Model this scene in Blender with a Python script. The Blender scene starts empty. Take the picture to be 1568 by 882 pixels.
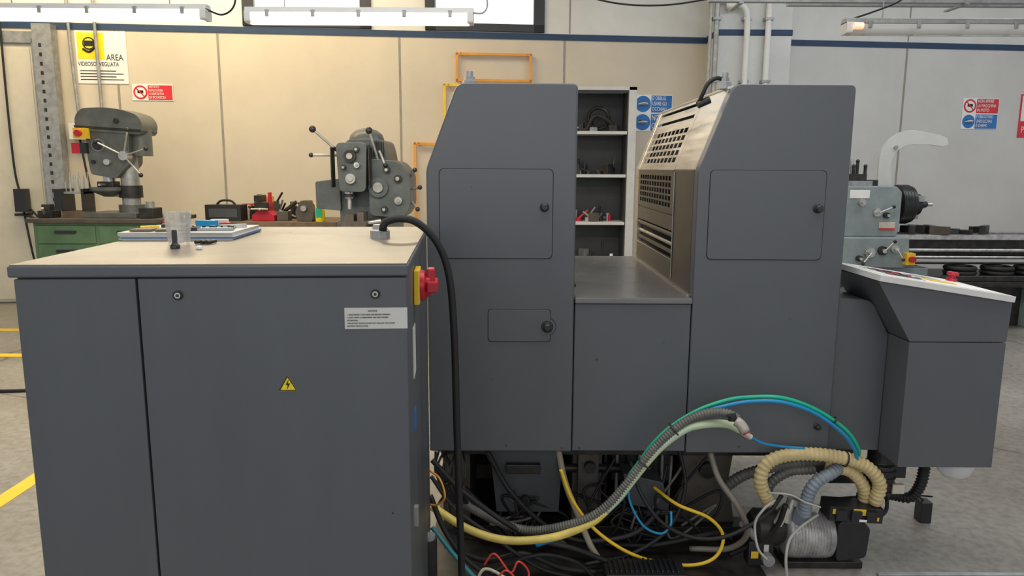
import bpy, bmesh, math, random
from mathutils import Vector, Matrix
random.seed(7)
S = bpy.context.scene
D = bpy.data
try:
    S.view_settings.view_transform = 'Standard'
except Exception:
    pass

# ------------------------------------------------------------ materials
def mat(name, col, rough=.5, metal=0., var=.1, scale=6., bump=0., col2=None, stretch=(1, 1, 1), trans=0., emit=0., alpha=1., lo=.35, hi=.65, rvar=.0, coat=0., specks=0.):
    m = D.materials.new(name); m.use_nodes = True
    nt = m.node_tree; n = nt.nodes; l = nt.links
    b = n['Principled BSDF']
    b.inputs['Roughness'].default_value = rough
    b.inputs['Metallic'].default_value = metal
    if trans: b.inputs['Transmission Weight'].default_value = trans
    if coat: b.inputs['Coat Weight'].default_value = coat
    b.inputs['Alpha'].default_value = alpha
    tc = n.new('ShaderNodeTexCoord'); mp = n.new('ShaderNodeMapping')
    mp.inputs['Scale'].default_value = stretch
    l.new(tc.outputs['Object'], mp.inputs['Vector'])
    no = n.new('ShaderNodeTexNoise'); no.inputs['Scale'].default_value = scale
    no.inputs['Detail'].default_value = 7; no.inputs['Roughness'].default_value = .62
    l.new(mp.outputs['Vector'], no.inputs['Vector'])
    cr = n.new('ShaderNodeValToRGB')
    c2 = col2 if col2 else tuple(min(1, c*(1+var)) for c in col)
    c1 = col if col2 else tuple(c*(1-var) for c in col)
    cr.color_ramp.elements[0].position = lo; cr.color_ramp.elements[1].position = hi
    cr.color_ramp.elements[0].color = (*c1, 1); cr.color_ramp.elements[1].color = (*c2, 1)
    l.new(no.outputs['Fac'], cr.inputs['Fac'])
    out = cr.outputs['Color']
    if specks:
        vo = n.new('ShaderNodeTexVoronoi'); vo.inputs['Scale'].default_value = 9
        l.new(tc.outputs['Object'], vo.inputs['Vector'])
        r = n.new('ShaderNodeValToRGB'); r.color_ramp.interpolation = 'LINEAR'
        r.color_ramp.elements[0].position = specks*.7; r.color_ramp.elements[1].position = specks
        r.color_ramp.elements[0].color = (.35, .33, .3, 1); r.color_ramp.elements[1].color = (1, 1, 1, 1)
        mm = n.new('ShaderNodeMixRGB'); mm.blend_type = 'MULTIPLY'; mm.inputs['Fac'].default_value = 1
        l.new(vo.outputs['Distance'], r.inputs['Fac']); l.new(out, mm.inputs['Color1']); l.new(r.outputs['Color'], mm.inputs['Color2'])
        out = mm.outputs['Color']
    l.new(out, b.inputs['Base Color'])
    if rvar:
        mr = n.new('ShaderNodeMapRange')
        mr.inputs['To Min'].default_value = max(.03, rough-rvar); mr.inputs['To Max'].default_value = rough+rvar
        mr.inputs['From Min'].default_value = .3; mr.inputs['From Max'].default_value = .7
        l.new(no.outputs['Fac'], mr.inputs['Value']); l.new(mr.outputs['Result'], b.inputs['Roughness'])
    if bump:
        bp = n.new('ShaderNodeBump'); bp.inputs['Strength'].default_value = bump; bp.inputs['Distance'].default_value = .01
        l.new(no.outputs['Fac'], bp.inputs['Height']); l.new(bp.outputs['Normal'], b.inputs['Normal'])
    if emit:
        b.inputs['Emission Color'].default_value = (*col, 1); b.inputs['Emission Strength'].default_value = emit
    return m

PAINT = mat('press_grey_paint', (.092, .101, .112), .36, var=.07, scale=3.0, stretch=(1, 1, .5), rvar=.07, lo=.25, hi=.75, specks=.028)
PAINT2 = mat('press_grey_paint_dark', (.062, .068, .076), .45, var=.12, scale=4)
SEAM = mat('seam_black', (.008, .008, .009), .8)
CABP = mat('cabinet_grey_paint', (.090, .099, .110), .40, var=.09, scale=3, stretch=(2, 1, .4), rvar=.06, lo=.2, hi=.8, specks=.022)
CABTOP = mat('cabinet_worn_top', (.155, .128, .10), .36, var=.2, scale=2.2, col2=(.235, .195, .15), rvar=.10, lo=.25, hi=.8)
STEEL = mat('brushed_steel', (.50, .485, .46), .32, metal=.8, var=.10, scale=8, stretch=(1, .3, 4), rvar=.08)
TABLE = mat('table_steel', (.21, .21, .215), .25, metal=.5, var=.06, scale=3, rvar=.06, lo=.2, hi=.8)
GUARD = mat('guard_dark_metal', (.080, .076, .072), .34, metal=.45, var=.12, scale=6)
BLACK = mat('black_rubber', (.009, .009, .010), .6, var=.2)
BLACKP = mat('black_plastic', (.018, .019, .021), .38, var=.2)
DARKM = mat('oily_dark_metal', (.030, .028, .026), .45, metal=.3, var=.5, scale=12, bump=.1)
CAST = mat('greasy_casting', (.065, .054, .044), .55, var=.4, scale=9, col2=(.11, .095, .08), bump=.15)
ALU = mat('aluminium', (.55, .55, .54), .35, metal=.85, var=.2, scale=20, rvar=.1)
SILV = mat('silver_wrapped_motor', (.42, .41, .40), .38, metal=.35, var=.35, scale=14, bump=.25)
WHITEP = mat('white_plastic', (.70, .70, .68), .4, var=.05)
CREAM = mat('cream_yellow_hose', (.60, .48, .24), .5, var=.15, scale=12)
YGREEN = mat('yellow_green_hose', (.55, .60, .36), .35, var=.25, scale=4, col2=(.50, .66, .50))
YELHOSE = mat('yellow_hose_stained', (.70, .55, .13), .4, var=.25, scale=7)
YELLOW = mat('yellow_paint', (.85, .55, .03), .45, var=.08)
RED = mat('red_plastic', (.50, .012, .03), .35, var=.08)
GREEN = mat('green_tube', (.01, .42, .25), .3)
BLUE = mat('blue_tube', (.01, .25, .50), .3)
REDW = mat('red_wire', (.7, .06, .05), .4)
GREYH = mat('grey_hose', (.12, .118, .105), .5, var=.25, scale=20)
BLUEGH = mat('bluegrey_hose', (.24, .28, .33), .4, var=.15)
PAPER = mat('paper', (.82, .82, .80), .7, var=.03)
LABEL = mat('label_offwhite', (.60, .60, .57), .6, var=.03)
BLUEP = mat('blue_sign', (.02, .16, .48), .4)
REDS = mat('red_sign', (.65, .03, .04), .4)
YELS = mat('yellow_sign', (.9, .70, .02), .4)
BLKS = mat('black_ink', (.01, .01, .01), .6)
MGREEN = mat('machine_dark_grey', (.105, .115, .108), .36, var=.25, scale=6)
MBLUE = mat('mill_dark_bluegrey', (.075, .09, .096), .36, var=.25, scale=6)
LGREEN = mat('lathe_pale_bluegrey', (.25, .295, .30), .38, var=.15, scale=5)
BENCHG = mat('bench_green', (.09, .17, .085), .45, var=.15, scale=5)
WOOD = mat('bench_wood', (.16, .11, .07), .6, var=.3, scale=6, stretch=(1, 8, 1))
ORANGE = mat('orange_paint', (.75, .33, .05), .45)
SHELFW = mat('shelf_white', (.58, .58, .56), .45, var=.05)
SHELFIN = mat('shelf_inner_grey', (.055, .058, .062), .6, var=.1)
CONCOL = mat('column_paint', (.60, .60, .58), .7, var=.06, scale=3)
GALV = mat('galvanised_steel', (.36, .37, .37), .45, metal=.5, var=.2, scale=12)
DOORM = mat('door_cream', (.64, .60, .50), .5, var=.04)
FRAMED = mat('window_dark_frame', (.03, .032, .04), .4)
STRIPE = mat('stripe_blue', (.02, .05, .115), .6, var=.1)
PCB = mat('pcb_green', (.05, .22, .10), .4)
TAPE = mat('pale_tape', (.60, .56, .46), .6)

def glassmat(name, col, rough, tr, a=1.):
    m = D.materials.new(name); m.use_nodes = True
    b = m.node_tree.nodes['Principled BSDF']
    b.inputs['Base Color'].default_value = (*col, 1); b.inputs['Roughness'].default_value = rough
    b.inputs['Transmission Weight'].default_value = tr; b.inputs['Alpha'].default_value = a
    b.inputs['IOR'].default_value = 1.3
    return m
CLEAR = glassmat('clear_plastic', (.9, .92, .95), .08, .85, .45)
DOME = glassmat('dome_glass', (.85, .86, .87), .15, .25, .75)
def emis(name, col, st):
    m = D.materials.new(name); m.use_nodes = True
    b = m.node_tree.nodes['Principled BSDF']
    b.inputs['Base Color'].default_value = (.9, .9, .9, 1)
    b.inputs['Emission Color'].default_value = (*col, 1); b.inputs['Emission Strength'].default_value = st
    return m
TUBEON = emis('tube_diffuser_lit', (1, .90, .62), 2.6)
TUBEOFF = glassmat('tube_diffuser_unlit', (.80, .80, .76), .25, .3, .9)

# ------------------------------------------------------------ builder
def link(o, parent=None):
    S.collection.objects.link(o)
    if parent is not None: o.parent = parent
    return o
def group(name, loc=(0, 0, 0), rz=0.):
    e = D.objects.new(name, None); e.empty_display_size = .1
    e.location = loc; e.rotation_euler = (0, 0, rz)
    return link(e)

def rpoly(pts, r, n=5):
    out = []
    N = len(pts)
    for i in range(N):
        rr = r[i] if isinstance(r, (list, tuple)) else r
        p = Vector(pts[i]); a = Vector(pts[i-1]); c = Vector(pts[(i+1) % N])
        if rr <= 0: out.append(tuple(p)); continue
        da = (a-p); dc = (c-p)
        rr2 = min(rr, da.length*.45, dc.length*.45)
        s = p+da.normalized()*rr2; e = p+dc.normalized()*rr2
        for k in range(n+1):
            t = k/n
            q = s*(1-t)**2 + p*2*t*(1-t) + e*t*t
            out.append(tuple(q))
    return out

def catmull(pts, sub):
    P = [Vector(p) for p in pts]
    P = [P[0]*2-P[1]]+P+[P[-1]*2-P[-2]]
    out = []
    for i in range(1, len(P)-2):
        p0, p1, p2, p3 = P[i-1], P[i], P[i+1], P[i+2]
        for k in range(sub):
            t = k/sub
            out.append(.5*((2*p1)+(-p0+p2)*t+(2*p0-5*p1+4*p2-p3)*t*t+(-p0+3*p1-3*p2+p3)*t**3))
    out.append(P[-2])
    return out

def resample(pl, step):
    d = [0]
    for i in range(1, len(pl)): d.append(d[-1]+(pl[i]-pl[i-1]).length)
    n = max(4, int(d[-1]/step)); out = []; j = 0
    for k in range(n+1):
        s = d[-1]*k/n
        while j < len(d)-2 and d[j+1] < s: j += 1
        t = (s-d[j])/max(1e-9, d[j+1]-d[j])
        out.append(pl[j].lerp(pl[j+1], min(1, t)))
    return out

class B:
    def __init__(s): s.bm = bmesh.new(); s.mats = []
    def mi(s, m):
        if m not in s.mats: s.mats.append(m)
        return s.mats.index(m)
    def add(s, verts, faces, m, smooth=False, M=None):
        i = s.mi(m)
        vs = [s.bm.verts.new((M @ Vector(v)) if M is not None else Vector(v)) for v in verts]
        for f in faces:
            try:
                fc = s.bm.faces.new([vs[k] for k in f]); fc.material_index = i; fc.smooth = smooth
            except ValueError: pass
    def box(s, x0, x1, y0, y1, z0, z1, m, M=None):
        v = [(x, y, z) for z in (z0, z1) for y in (y0, y1) for x in (x0, x1)]
        s.add(v, [(0, 2, 3, 1), (4, 5, 7, 6), (0, 1, 5, 4), (2, 6, 7, 3), (0, 4, 6, 2), (1, 3, 7, 5)], m, M=M)
    def prism(s, pts, a, b, m, axis='y', M=None):
        n = len(pts)
        if axis == 'y': f = lambda p, h: (p[0], h, p[1])
        elif axis == 'x': f = lambda p, h: (h, p[0], p[1])
        else: f = lambda p, h: (p[0], p[1], h)
        v = [f(p, a) for p in pts]+[f(p, b) for p in pts]
        fs = [tuple(range(n)), tuple(range(2*n-1, n-1, -1))]+[(i, (i+1) % n, n+(i+1) % n, n+i) for i in range(n)]
        s.add(v, fs, m, M=M)
    def rev(s, c, ax, prof, m, n=24, smooth=True):
        """surface of revolution about axis ax through c, prof = [(r,h)...]"""
        c = Vector(c); ax = Vector(ax).normalized()
        u = ax.orthogonal().normalized(); w = ax.cross(u)
        v = []; fs = []
        for r, h in prof:
            for k in range(n):
                a = 2*math.pi*k/n
                v.append(c+ax*h+(u*math.cos(a)+w*math.sin(a))*max(r, 1e-5))
        for j in range(len(prof)-1):
            for k in range(n):
                fs.append((j*n+k, j*n+(k+1) % n, (j+1)*n+(k+1) % n, (j+1)*n+k))
        s.add(v, fs, m, smooth)
        for idx in (0, len(prof)-1):
            if prof[idx][0] > 1e-4:
                s.add(v[idx*n:(idx+1)*n], [tuple(range(n))], m, False)
    def cyl(s, p0, p1, r, m, r1=None, n=20):
        p0 = Vector(p0); p1 = Vector(p1); L = (p1-p0).length
        s.rev(p0, p1-p0, [(r, 0), (r if r1 is None else r1, L)], m, n)
    def ball(s, c, r, m, n=14, sq=1.):
        k = 8
        s.rev(c, (0, 0, 1), [(r*math.sin(math.pi*i/k), -r*sq*math.cos(math.pi*i/k)) for i in range(k+1)], m, n)
    def torus(s, c, ax, R, r, m, n=28, k=10):
        c = Vector(c); ax = Vector(ax).normalized(); u = ax.orthogonal().normalized(); w = ax.cross(u)
        v = []; fs = []
        for i in range(n):
            a = 2*math.pi*i/n; d = u*math.cos(a)+w*math.sin(a)
            for j in range(k):
                b = 2*math.pi*j/k
                v.append(c+d*(R+r*math.cos(b))+ax*r*math.sin(b))
        for i in range(n):
            for j in range(k):
                fs.append((i*k+j, ((i+1) % n)*k+j, ((i+1) % n)*k+(j+1) % k, i*k+(j+1) % k))
        s.add(v, fs, m, True)
    def tube(s, pts, r, m, corr=0., pitch=.012, n=10, step=None):
        pl = catmull(pts, 14)
        st = step or (pitch/4 if corr else max(r*1.2, .008))
        pl = resample(pl, st)
        t = (pl[1]-pl[0]).normalized(); u = t.orthogonal().normalized()
        v = []; fs = []
        N = len(pl)
        for i, p in enumerate(pl):
            t2 = (pl[min(i+1, N-1)]-pl[max(i-1, 0)]).normalized()
            u = (u-t2*u.dot(t2)).normalized(); w = t2.cross(u)
            rr = r*(1+corr*math.sin(i*math.pi/2)) if corr else r
            for k in range(n):
                a = 2*math.pi*k/n
                v.append(p+(u*math.cos(a)+w*math.sin(a))*rr)
        for i in range(N-1):
            for k in range(n):
                fs.append((i*n+k, i*n+(k+1) % n, (i+1)*n+(k+1) % n, (i+1)*n+k))
        fs.append(tuple(range(n))); fs.append(tuple(range((N-1)*n, N*n)))
        s.add(v, fs, m, True)
    def plate(s, o, u, v, us, vs, m, t=.002):
        """perforated plate: us/vs alternate solid/hole breakpoints (fractions); holes where both odd"""
        o = Vector(o); u = Vector(u); v = Vector(v); nn = u.cross(v).normalized()*t
        for i in range(len(us)-1):
            for j in range(len(vs)-1):
                if i % 2 == 1 and j % 2 == 1: continue
                c = [o+u*us[a]+v*vs[b] for a, b in ((i, j), (i+1, j), (i+1, j+1), (i, j+1))]
                s.add(c+[q+nn for q in c], [(0, 1, 2, 3), (7, 6, 5, 4), (0, 1, 5, 4), (1, 2, 6, 5), (2, 3, 7, 6), (3, 0, 4, 7)], m)
    def done(s, name, parent=None, bevel=.0, seg=2, loc=None, rz=0.):
        bmesh.ops.recalc_face_normals(s.bm, faces=s.bm.faces)
        me = D.meshes.new(name); s.bm.to_mesh(me); s.bm.free()
        for m in s.mats: me.materials.append(m)
        o = D.objects.new(name, me); link(o, parent)
        if loc is not None: o.location = loc
        if rz: o.rotation_euler = (0, 0, rz)
        if bevel:
            md = o.modifiers.new('bevel', 'BEVEL'); md.width = bevel; md.segments = seg
            md.limit_method = 'ANGLE'; md.angle_limit = math.radians(40); md.harden_normals = False
        return o

def text(name, body, size, loc, m, parent, rot=(math.pi/2, 0, 0), align='LEFT', ext=.0006, fit=None):
    c = D.curves.new(name, 'FONT'); c.body = body; c.size = size; c.align_x = align; c.extrude = ext
    c.materials.append(m)
    o = D.objects.new(name, c); o.location = loc; o.rotation_euler = rot
    if fit:
        wd = max(len(q) for q in body.split('\n'))*size*.66
        if wd > fit: o.scale = (fit/wd, 1, 1)
    return link(o, parent)

def cuts(n, hole, a=0., b=1.):
    p = (b-a)/n; out = [0.]
    for i in range(n):
        c = a+p*(i+.5)
        out += [c-p*hole/2, c+p*hole/2]
    return out+[1.]

# ------------------------------------------------------------ floor / room
def floor_mat():
    m = D.materials.new('concrete_floor'); m.use_nodes = True
    nt = m.node_tree; n = nt.nodes; l = nt.links; b = n['Principled BSDF']
    tc = n.new('ShaderNodeTexCoord')
    a = n.new('ShaderNodeTexNoise'); a.inputs['Scale'].default_value = .9; a.inputs['Detail'].default_value = 8; a.inputs['Roughness'].default_value = .6
    c = n.new('ShaderNodeTexNoise'); c.inputs['Scale'].default_value = 26; c.inputs['Detail'].default_value = 6
    v = n.new('ShaderNodeTexVoronoi'); v.feature = 'DISTANCE_TO_EDGE'; v.inputs['Scale'].default_value = .45
    dn = n.new('ShaderNodeTexNoise'); dn.inputs['Scale'].default_value = 2.2; dn.inputs['Detail'].default_value = 6
    mx = n.new('ShaderNodeMixRGB'); mx.inputs['Fac'].default_value = .25
    l.new(tc.outputs['Object'], mx.inputs['Color1']); l.new(dn.outputs['Color'], mx.inputs['Color2'])
    for q in (a, c, dn): l.new(tc.outputs['Object'], q.inputs['Vector'])
    l.new(mx.outputs['Color'], v.inputs['Vector'])
    r1 = n.new('ShaderNodeValToRGB'); r1.color_ramp.elements[0].position = .32; r1.color_ramp.elements[1].position = .7
    r1.color_ramp.elements[0].color = (.22, .205, .18, 1); r1.color_ramp.elements[1].color = (.39, .375, .35, 1)
    r2 = n.new('ShaderNodeValToRGB'); r2.color_ramp.elements[0].position = .3; r2.color_ramp.elements[1].position = .6
    r2.color_ramp.elements[0].color = (.7, .68, .66, 1); r2.color_ramp.elements[1].color = (1, 1, 1, 1)
    r3 = n.new('ShaderNodeValToRGB'); r3.color_ramp.elements[0].position = .0; r3.color_ramp.elements[1].position = .005
    r3.color_ramp.elements[0].color = (.4, .37, .34, 1); r3.color_ramp.elements[1].color = (1, 1, 1, 1)
    l.new(a.outputs['Fac'], r1.inputs['Fac']); l.new(c.outputs['Fac'], r2.inputs['Fac']); l.new(v.outputs['Distance'], r3.inputs['Fac'])
    m1 = n.new('ShaderNodeMixRGB'); m1.blend_type = 'MULTIPLY'; m1.inputs['Fac'].default_value = 1
    m2 = n.new('ShaderNodeMixRGB'); m2.blend_type = 'MULTIPLY'; m2.inputs['Fac'].default_value = 1
    l.new(r1.outputs['Color'], m1.inputs['Color1']); l.new(r2.outputs['Color'], m1.inputs['Color2'])
    l.new(m1.outputs['Color'], m2.inputs['Color1']); l.new(r3.outputs['Color'], m2.inputs['Color2'])
    l.new(m2.outputs['Color'], b.inputs['Base Color']); b.inputs['Roughness'].default_value = .34
    return m
FLOOR = floor_mat()
b = B(); b.box(-10, 12, -4, 11.5, -.1, 0, FLOOR); b.done('floor')
CEIL = mat('ceiling_white', (.6, .6, .58), .8, var=.03)
b = B(); b.box(-10, 12, -4, 11.5, 4.7, 4.8, CEIL); b.done('ceiling')

WALLB = mat('wall_beige_panel', (.63, .56, .45), .6, var=.06, scale=1.1, bump=.02)
WALLW = mat('wall_white_upper', (.72, .72, .69), .7, var=.05, scale=2)
WALLG = mat('wall_right_daylight_tint', (.60, .59, .57), .6, var=.06, scale=1.1, bump=.02)  # right wall coloured cooler and greyer; daylight tint put into the base colour
RZ = math.atan(.0998)
WO = (0, 9.104, 0)
def ws(X): return X/.995
b = B()
b.box(-9.5, 3.0, 0, .25, 0, 3.12, WALLB)
b.box(3.0, 11.5, 0, .25, 0, 3.12, WALLG)
w1 = (ws(-3.11), ws(-1.66)); w2 = (ws(-1.04), ws(.37))
zb, zt = 3.2, 4.25
b.box(-9.5, 11.5, 0, .25, 3.12, zb, WALLW)
b.box(-9.5, w1[0], 0, .25, zb, zt, WALLW); b.box(w1[1], w2[0], 0, .25, zb, zt, WALLW); b.box(w2[1], 11.5, 0, .25, zb, zt, WALLW)
b.box(-9.5, 11.5, 0, .25, zt, 4.7, WALLW)
b.done('wall_back', loc=WO, rz=RZ)
b = B(); b.box(-9.5, 11.5, -.012, 0, 3.12, 3.19, STRIPE); b.done('trim_1', loc=WO, rz=RZ)
b = B()
SEAMG = mat('wall_joint', (.30, .28, .24), .8)
for x in (-4.55, -3.42, -1.35, .62, 5.0):
    b.box(x-.012, x+.012, -.004, 0, 0, 3.12, SEAMG)
for x in (.68, 5.0):
    b.box(x-.008, x+.008, -.004, 0, 3.2, 4.7, SEAMG)
b.done('trim_2', loc=WO, rz=RZ)
SKYW = emis('frosted_daylight_glass', (.95, .98, 1), 1.3)
for k, w in enumerate((w1, w2)):
    b = B(); t = .13
    b.box(w[0], w[0]+t, -.03, .1, zb, zt, FRAMED); b.box(w[1]-t, w[1], -.03, .1, zb, zt, FRAMED)
    b.box(w[0], w[1], -.03, .1, zb, zb+.09, FRAMED); b.box(w[0], w[1], -.03, .1, zt-.07, zt, FRAMED)
    b.box(w[0]+t, w[1]-t, .04, .05, zb+.09, zt-.07, SKYW)
    b.done('window_%d' % (k+1), loc=WO, rz=RZ, bevel=.004)
b = B(); b.box(2.38, 3.25, 8.9, 9.7, 0, 4.7, CONCOL); b.box(2.37, 3.26, 8.89, 9.7, 3.14, 3.21, STRIPE); b.done('column', bevel=.01)
b = B()
b.tube([(2.35, 8.84, 4.6), (2.35, 8.84, 3.4), (2.35, 8.84, 2.2), (2.35, 8.84, 1)], .03, GALV)
b.tube([(2.28, 8.84, 4.6), (2.28, 8.84, 2.2), (2.28, 8.84, 1)], .02, GALV)
b.tube([(2.95, 8.84, 4.6), (2.95, 8.84, 3.4), (2.95, 8.84, 1)], .035, WHITEP)
b.tube([(2.45, 8.82, 3.45), (2.6, 8.82, 3.47), (2.68, 8.82, 3.4), (2.7, 8.82, 3.2), (2.7, 8.82, 2.5), (2.7, 8.82, 1)], .035, WHITEP)
b.tube([(1.9, 8.84, 3.75), (2.2, 8.84, 3.55), (2.5, 8.84, 3.5)], .02, GALV)
for z in (1.5, 2.6, 3.3):
    for x in (2.35, 2.7, 2.95): b.box(x-.05, x+.05, 8.8, 8.9, z, z+.03, GALV)
b.done('wall_pipes')
dg = group('door_1', (0, 9.104, 0), RZ)
b = B()
b.box(-6.9, -5.42, -.05, 0, 0.02, 2.95, DOORM)
b.box(-6.88, -6.15, -.06, -.05, .05, 2.9, DOORM); b.box(-6.12, -5.45, -.06, -.05, .05, 2.9, DOORM)
b.box(-7.0, -5.38, -.08, 0, 2.95, 3.08, GALV); b.box(-5.42, -5.37, -.08, 0, 0, 3, GALV)
b.cyl((-5.6, -.06, 1.05), (-5.6, -.12, 1.05), .02, BLACKP); b.box(-5.75, -5.59, -.13, -.11, 1.03, 1.06, BLACKP)
b.done('door_leaf', dg, .004)
b = B(); b.box(-5.36, -5.16, -.16, -.02, 0, 3.15, GALV)
for i in range(28): b.box(-5.30, -5.27, -.163, -.16, .2+i*.1, .24+i*.1, BLACKP)
b.done('steel_upright', loc=WO, rz=RZ, bevel=.003)
b = B(); b.box(-5.1, 2.35, -.02, 0, 0, .1, SEAMG); b.done('baseboard_back', loc=WO, rz=RZ)

b = B()
b.tube([(-5.02, -.04, 4.4), (-5.02, -.04, 3), (-4.98, -.04, 1.95)], .018, GALV)
b.tube([(-4.74, -.04, 4.4), (-4.74, -.04, 3), (-4.74, -.04, 2.1), (-4.8, -.04, 2.02)], .018, GALV)
b.box(-5.08, -4.84, -.12, -.005, 1.9, 2.08, WHITEP)
b.tube([(-5.0, -.05, 1.9), (-4.95, -.06, 1.5), (-4.9, -.06, 1.1)], .012, BLACK)
b.done('electrical_conduit', loc=WO, rz=RZ)
b = B()
b.tube([(-5.7, -.1, 4.0), (-5.72, -.1, 2), (-5.68, -.1, 1.3), (-5.5, -.1, 1.0)], .012, BLACK)
b.tube([(-5.68, -.13, 1.05), (-5.4, -.2, 1.0), (-5.1, -.2, 1.05)], .012, BLACK)
b.tube([(-5.66, -.12, 1.2), (-5.6, -.14, .7), (-5.56, -.14, .4)], .012, BLACK)
b.box(-5.70, -5.58, -.2, -.09, 1.08, 1.34, BLACKP); b.box(-5.24, -5.14, -.26, -.17, 1.1, 1.34, BLACKP)
b.done('power_socket_cable', loc=WO, rz=RZ, bevel=.0)

b = B()
b.box(-2.51, -2.42, 1.0, 8.5, .0, .003, YELLOW); b.done('floor_marking_line')
b = B(); b.box(-7.5, -3.6, 7.0, 7.1, .0, .003, YELLOW); b.done('floor_marking_line.001')
b = B(); b.box(-7.5, -2.6, 6.02, 6.12, .0, .003, YELLOW); b.done('floor_marking_line.002')
b = B(); b.tube([(-6, 5.2, .012), (-4.4, 5.1, .012), (-3.6, 5.03, .012), (-2.9, 5.2, .012), (-1.5, 5.3, .012)], .012, BLACK); b.done('floor_cable')

# ------------------------------------------------------------ wall signs
def wsign(name, x0, x1, z0, z1, m=PAPER):
    b = B(); b.box(x0, x1, -.008, -.001, z0, z1, m); return b
def place(b, name): return b.done(name, loc=WO, rz=RZ)
x0, x1, z0, z1 = -4.98, -4.43, 2.53, 3.11
b = wsign('s', x0, x1, z0, z1)
b.box(x0+.02, x0+.31, -.010, -.008, z0+.27, z1-.02, YELS)
b.tube([(x0+.08, -.012, z1-.2), (x0+.15, -.012, z1-.23), (x0+.23, -.012, z1-.16)], .012, BLKS)
b.cyl((x0+.15, -.011, z1-.14), (x0+.15, -.014, z1-.14), .07, BLKS); b.cyl((x0+.15, -.012, z1-.14), (x0+.15, -.016, z1-.14), .055, YELS)
b.box(x0+.10, x0+.22, -.018, -.012, z1-.17, z1-.11, BLKS)
for i in range(4): b.box(x0+.03, x1-.05-(i % 2)*.08, -.0095, -.008, z0+.04+i*.032, z0+.05+i*.032, BLKS)
o = place(b, 'video_surveillance_sign')
text('sign_text', 'AREA', .095, (x0+.325, -.01, z1-.32), BLKS, o, fit=.20)
text('sign_text_line', 'VIDEOSORVEGLIATA', .065, (x0+.015, -.01, z0+.195), BLKS, o, fit=.50)
def safety_sign(name, x0, x1, z0, z1, rows):
    b = wsign('s', x0, x1, z0, z1); h = (z1-z0)/len(rows); txts = []
    for i, (m, t) in enumerate(rows):
        a = z1-(i+1)*h+.008; c = z1-i*h-.008; hh = c-a
        b.box(x0+hh+.01, x1-.008, -.0095, -.008, a, c, m)
        cx, cz = x0+.008+hh/2, (a+c)/2
        b.cyl((cx, -.008, cz), (cx, -.010, cz), hh*.48, m)
        if m is REDS:
            b.cyl((cx, -.009, cz), (cx, -.0115, cz), hh*.36, PAPER); b.box(cx-hh*.2, cx+hh*.2, -.013, -.0115, cz-hh*.06, cz+hh*.14, BLKS)
            M = Matrix.Translation((cx, -.0135, cz)) @ Matrix.Rotation(.8, 4, 'Y'); b.box(-hh*.42, hh*.42, -.001, .001, -.006, .006, REDS, M)
        else:
            b.cyl((cx, -.009, cz), (cx, -.0115, cz-.01), hh*.3, PAPER); b.box(cx-hh*.22, cx+hh*.22, -.013, -.0115, cz, cz+hh*.12, BLKS)
        txts.append((t, x0+hh+.02, a, hh))
    o = place(b, name)
    for t, tx, a, hh in txts:
        n = t.count('\n')+1
        text('sign_text', t, hh/n*.95, (tx, -.0105, a+hh-hh/n*.78), PAPER, o, fit=x1-.02-tx)
safety_sign('safety_notice_sign', -4.40, -3.95, 2.35, 2.53, [(REDS, 'VIETATO\nRIMUOVERE\nI DISPOSITIVI\nDI SICUREZZA')])
safety_sign('eye_protection_sign', 1.5, 1.98, 2.06, 2.50, [(BLUEP, "E' OBBLIG\nUSARE GLI\nOCCHIALI"), (BLUEP, 'NOTE\nOBBLIG')])
safety_sign('machine_safety_sign', 5.82, 6.32, 2.13, 2.52, [(REDS, 'NON APRIRE\nLA MACCHINA\nIN MOTO'), (BLUEP, "E' OBBLIGATORIO\nUSARE OCCHIALI\nO SCHERMO")])
b = wsign('s', 6.62, 7.12, 2.03, 2.58, REDS)
b.box(6.64, 7.10, -.0095, -.008, 2.24, 2.56, PAPER); b.cyl((6.87, -.008, 2.40), (6.87, -.010, 2.40), .15, REDS, n=32); b.cyl((6.87, -.009, 2.40), (6.87, -.0115, 2.40), .115, PAPER, n=32)
b.box(6.75, 6.99, -.013, -.0115, 2.385, 2.415, REDS, None)
o = place(b, 'prohibition_sign')
text('sign_text', 'PERICOLO', .12, (6.66, -.0105, 2.09), PAPER, o, fit=.42)

def oframe(name, x0, x1, z0, z1, y=-.03, m=ORANGE, t=.03, panel=None):
    b = B()
    b.box(x0, x1, y-t, y, z1-t, z1, m); b.box(x0, x1, y-t, y, z0, z0+t, m)
    b.box(x0, x0+t, y-t, y, z0, z1, m); b.box(x1-t, x1, y-t, y, z0, z1, m)
    for x in (x0+.06, x1-.06):
        b.cyl((x, y-t, z1-.01), (x, 0, z1-.01), .012, m)
    return b.done(name, loc=WO, rz=RZ, bevel=.003)
oframe('orange_wall_frame', -.69, .22, 2.62, 2.95)
oframe('orange_wall_frame.001', -.84, .3, 1.7, 2.59, m=YELLOW)
oframe('orange_rack_frame', -1.2, -.4, .05, 1.9)

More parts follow.
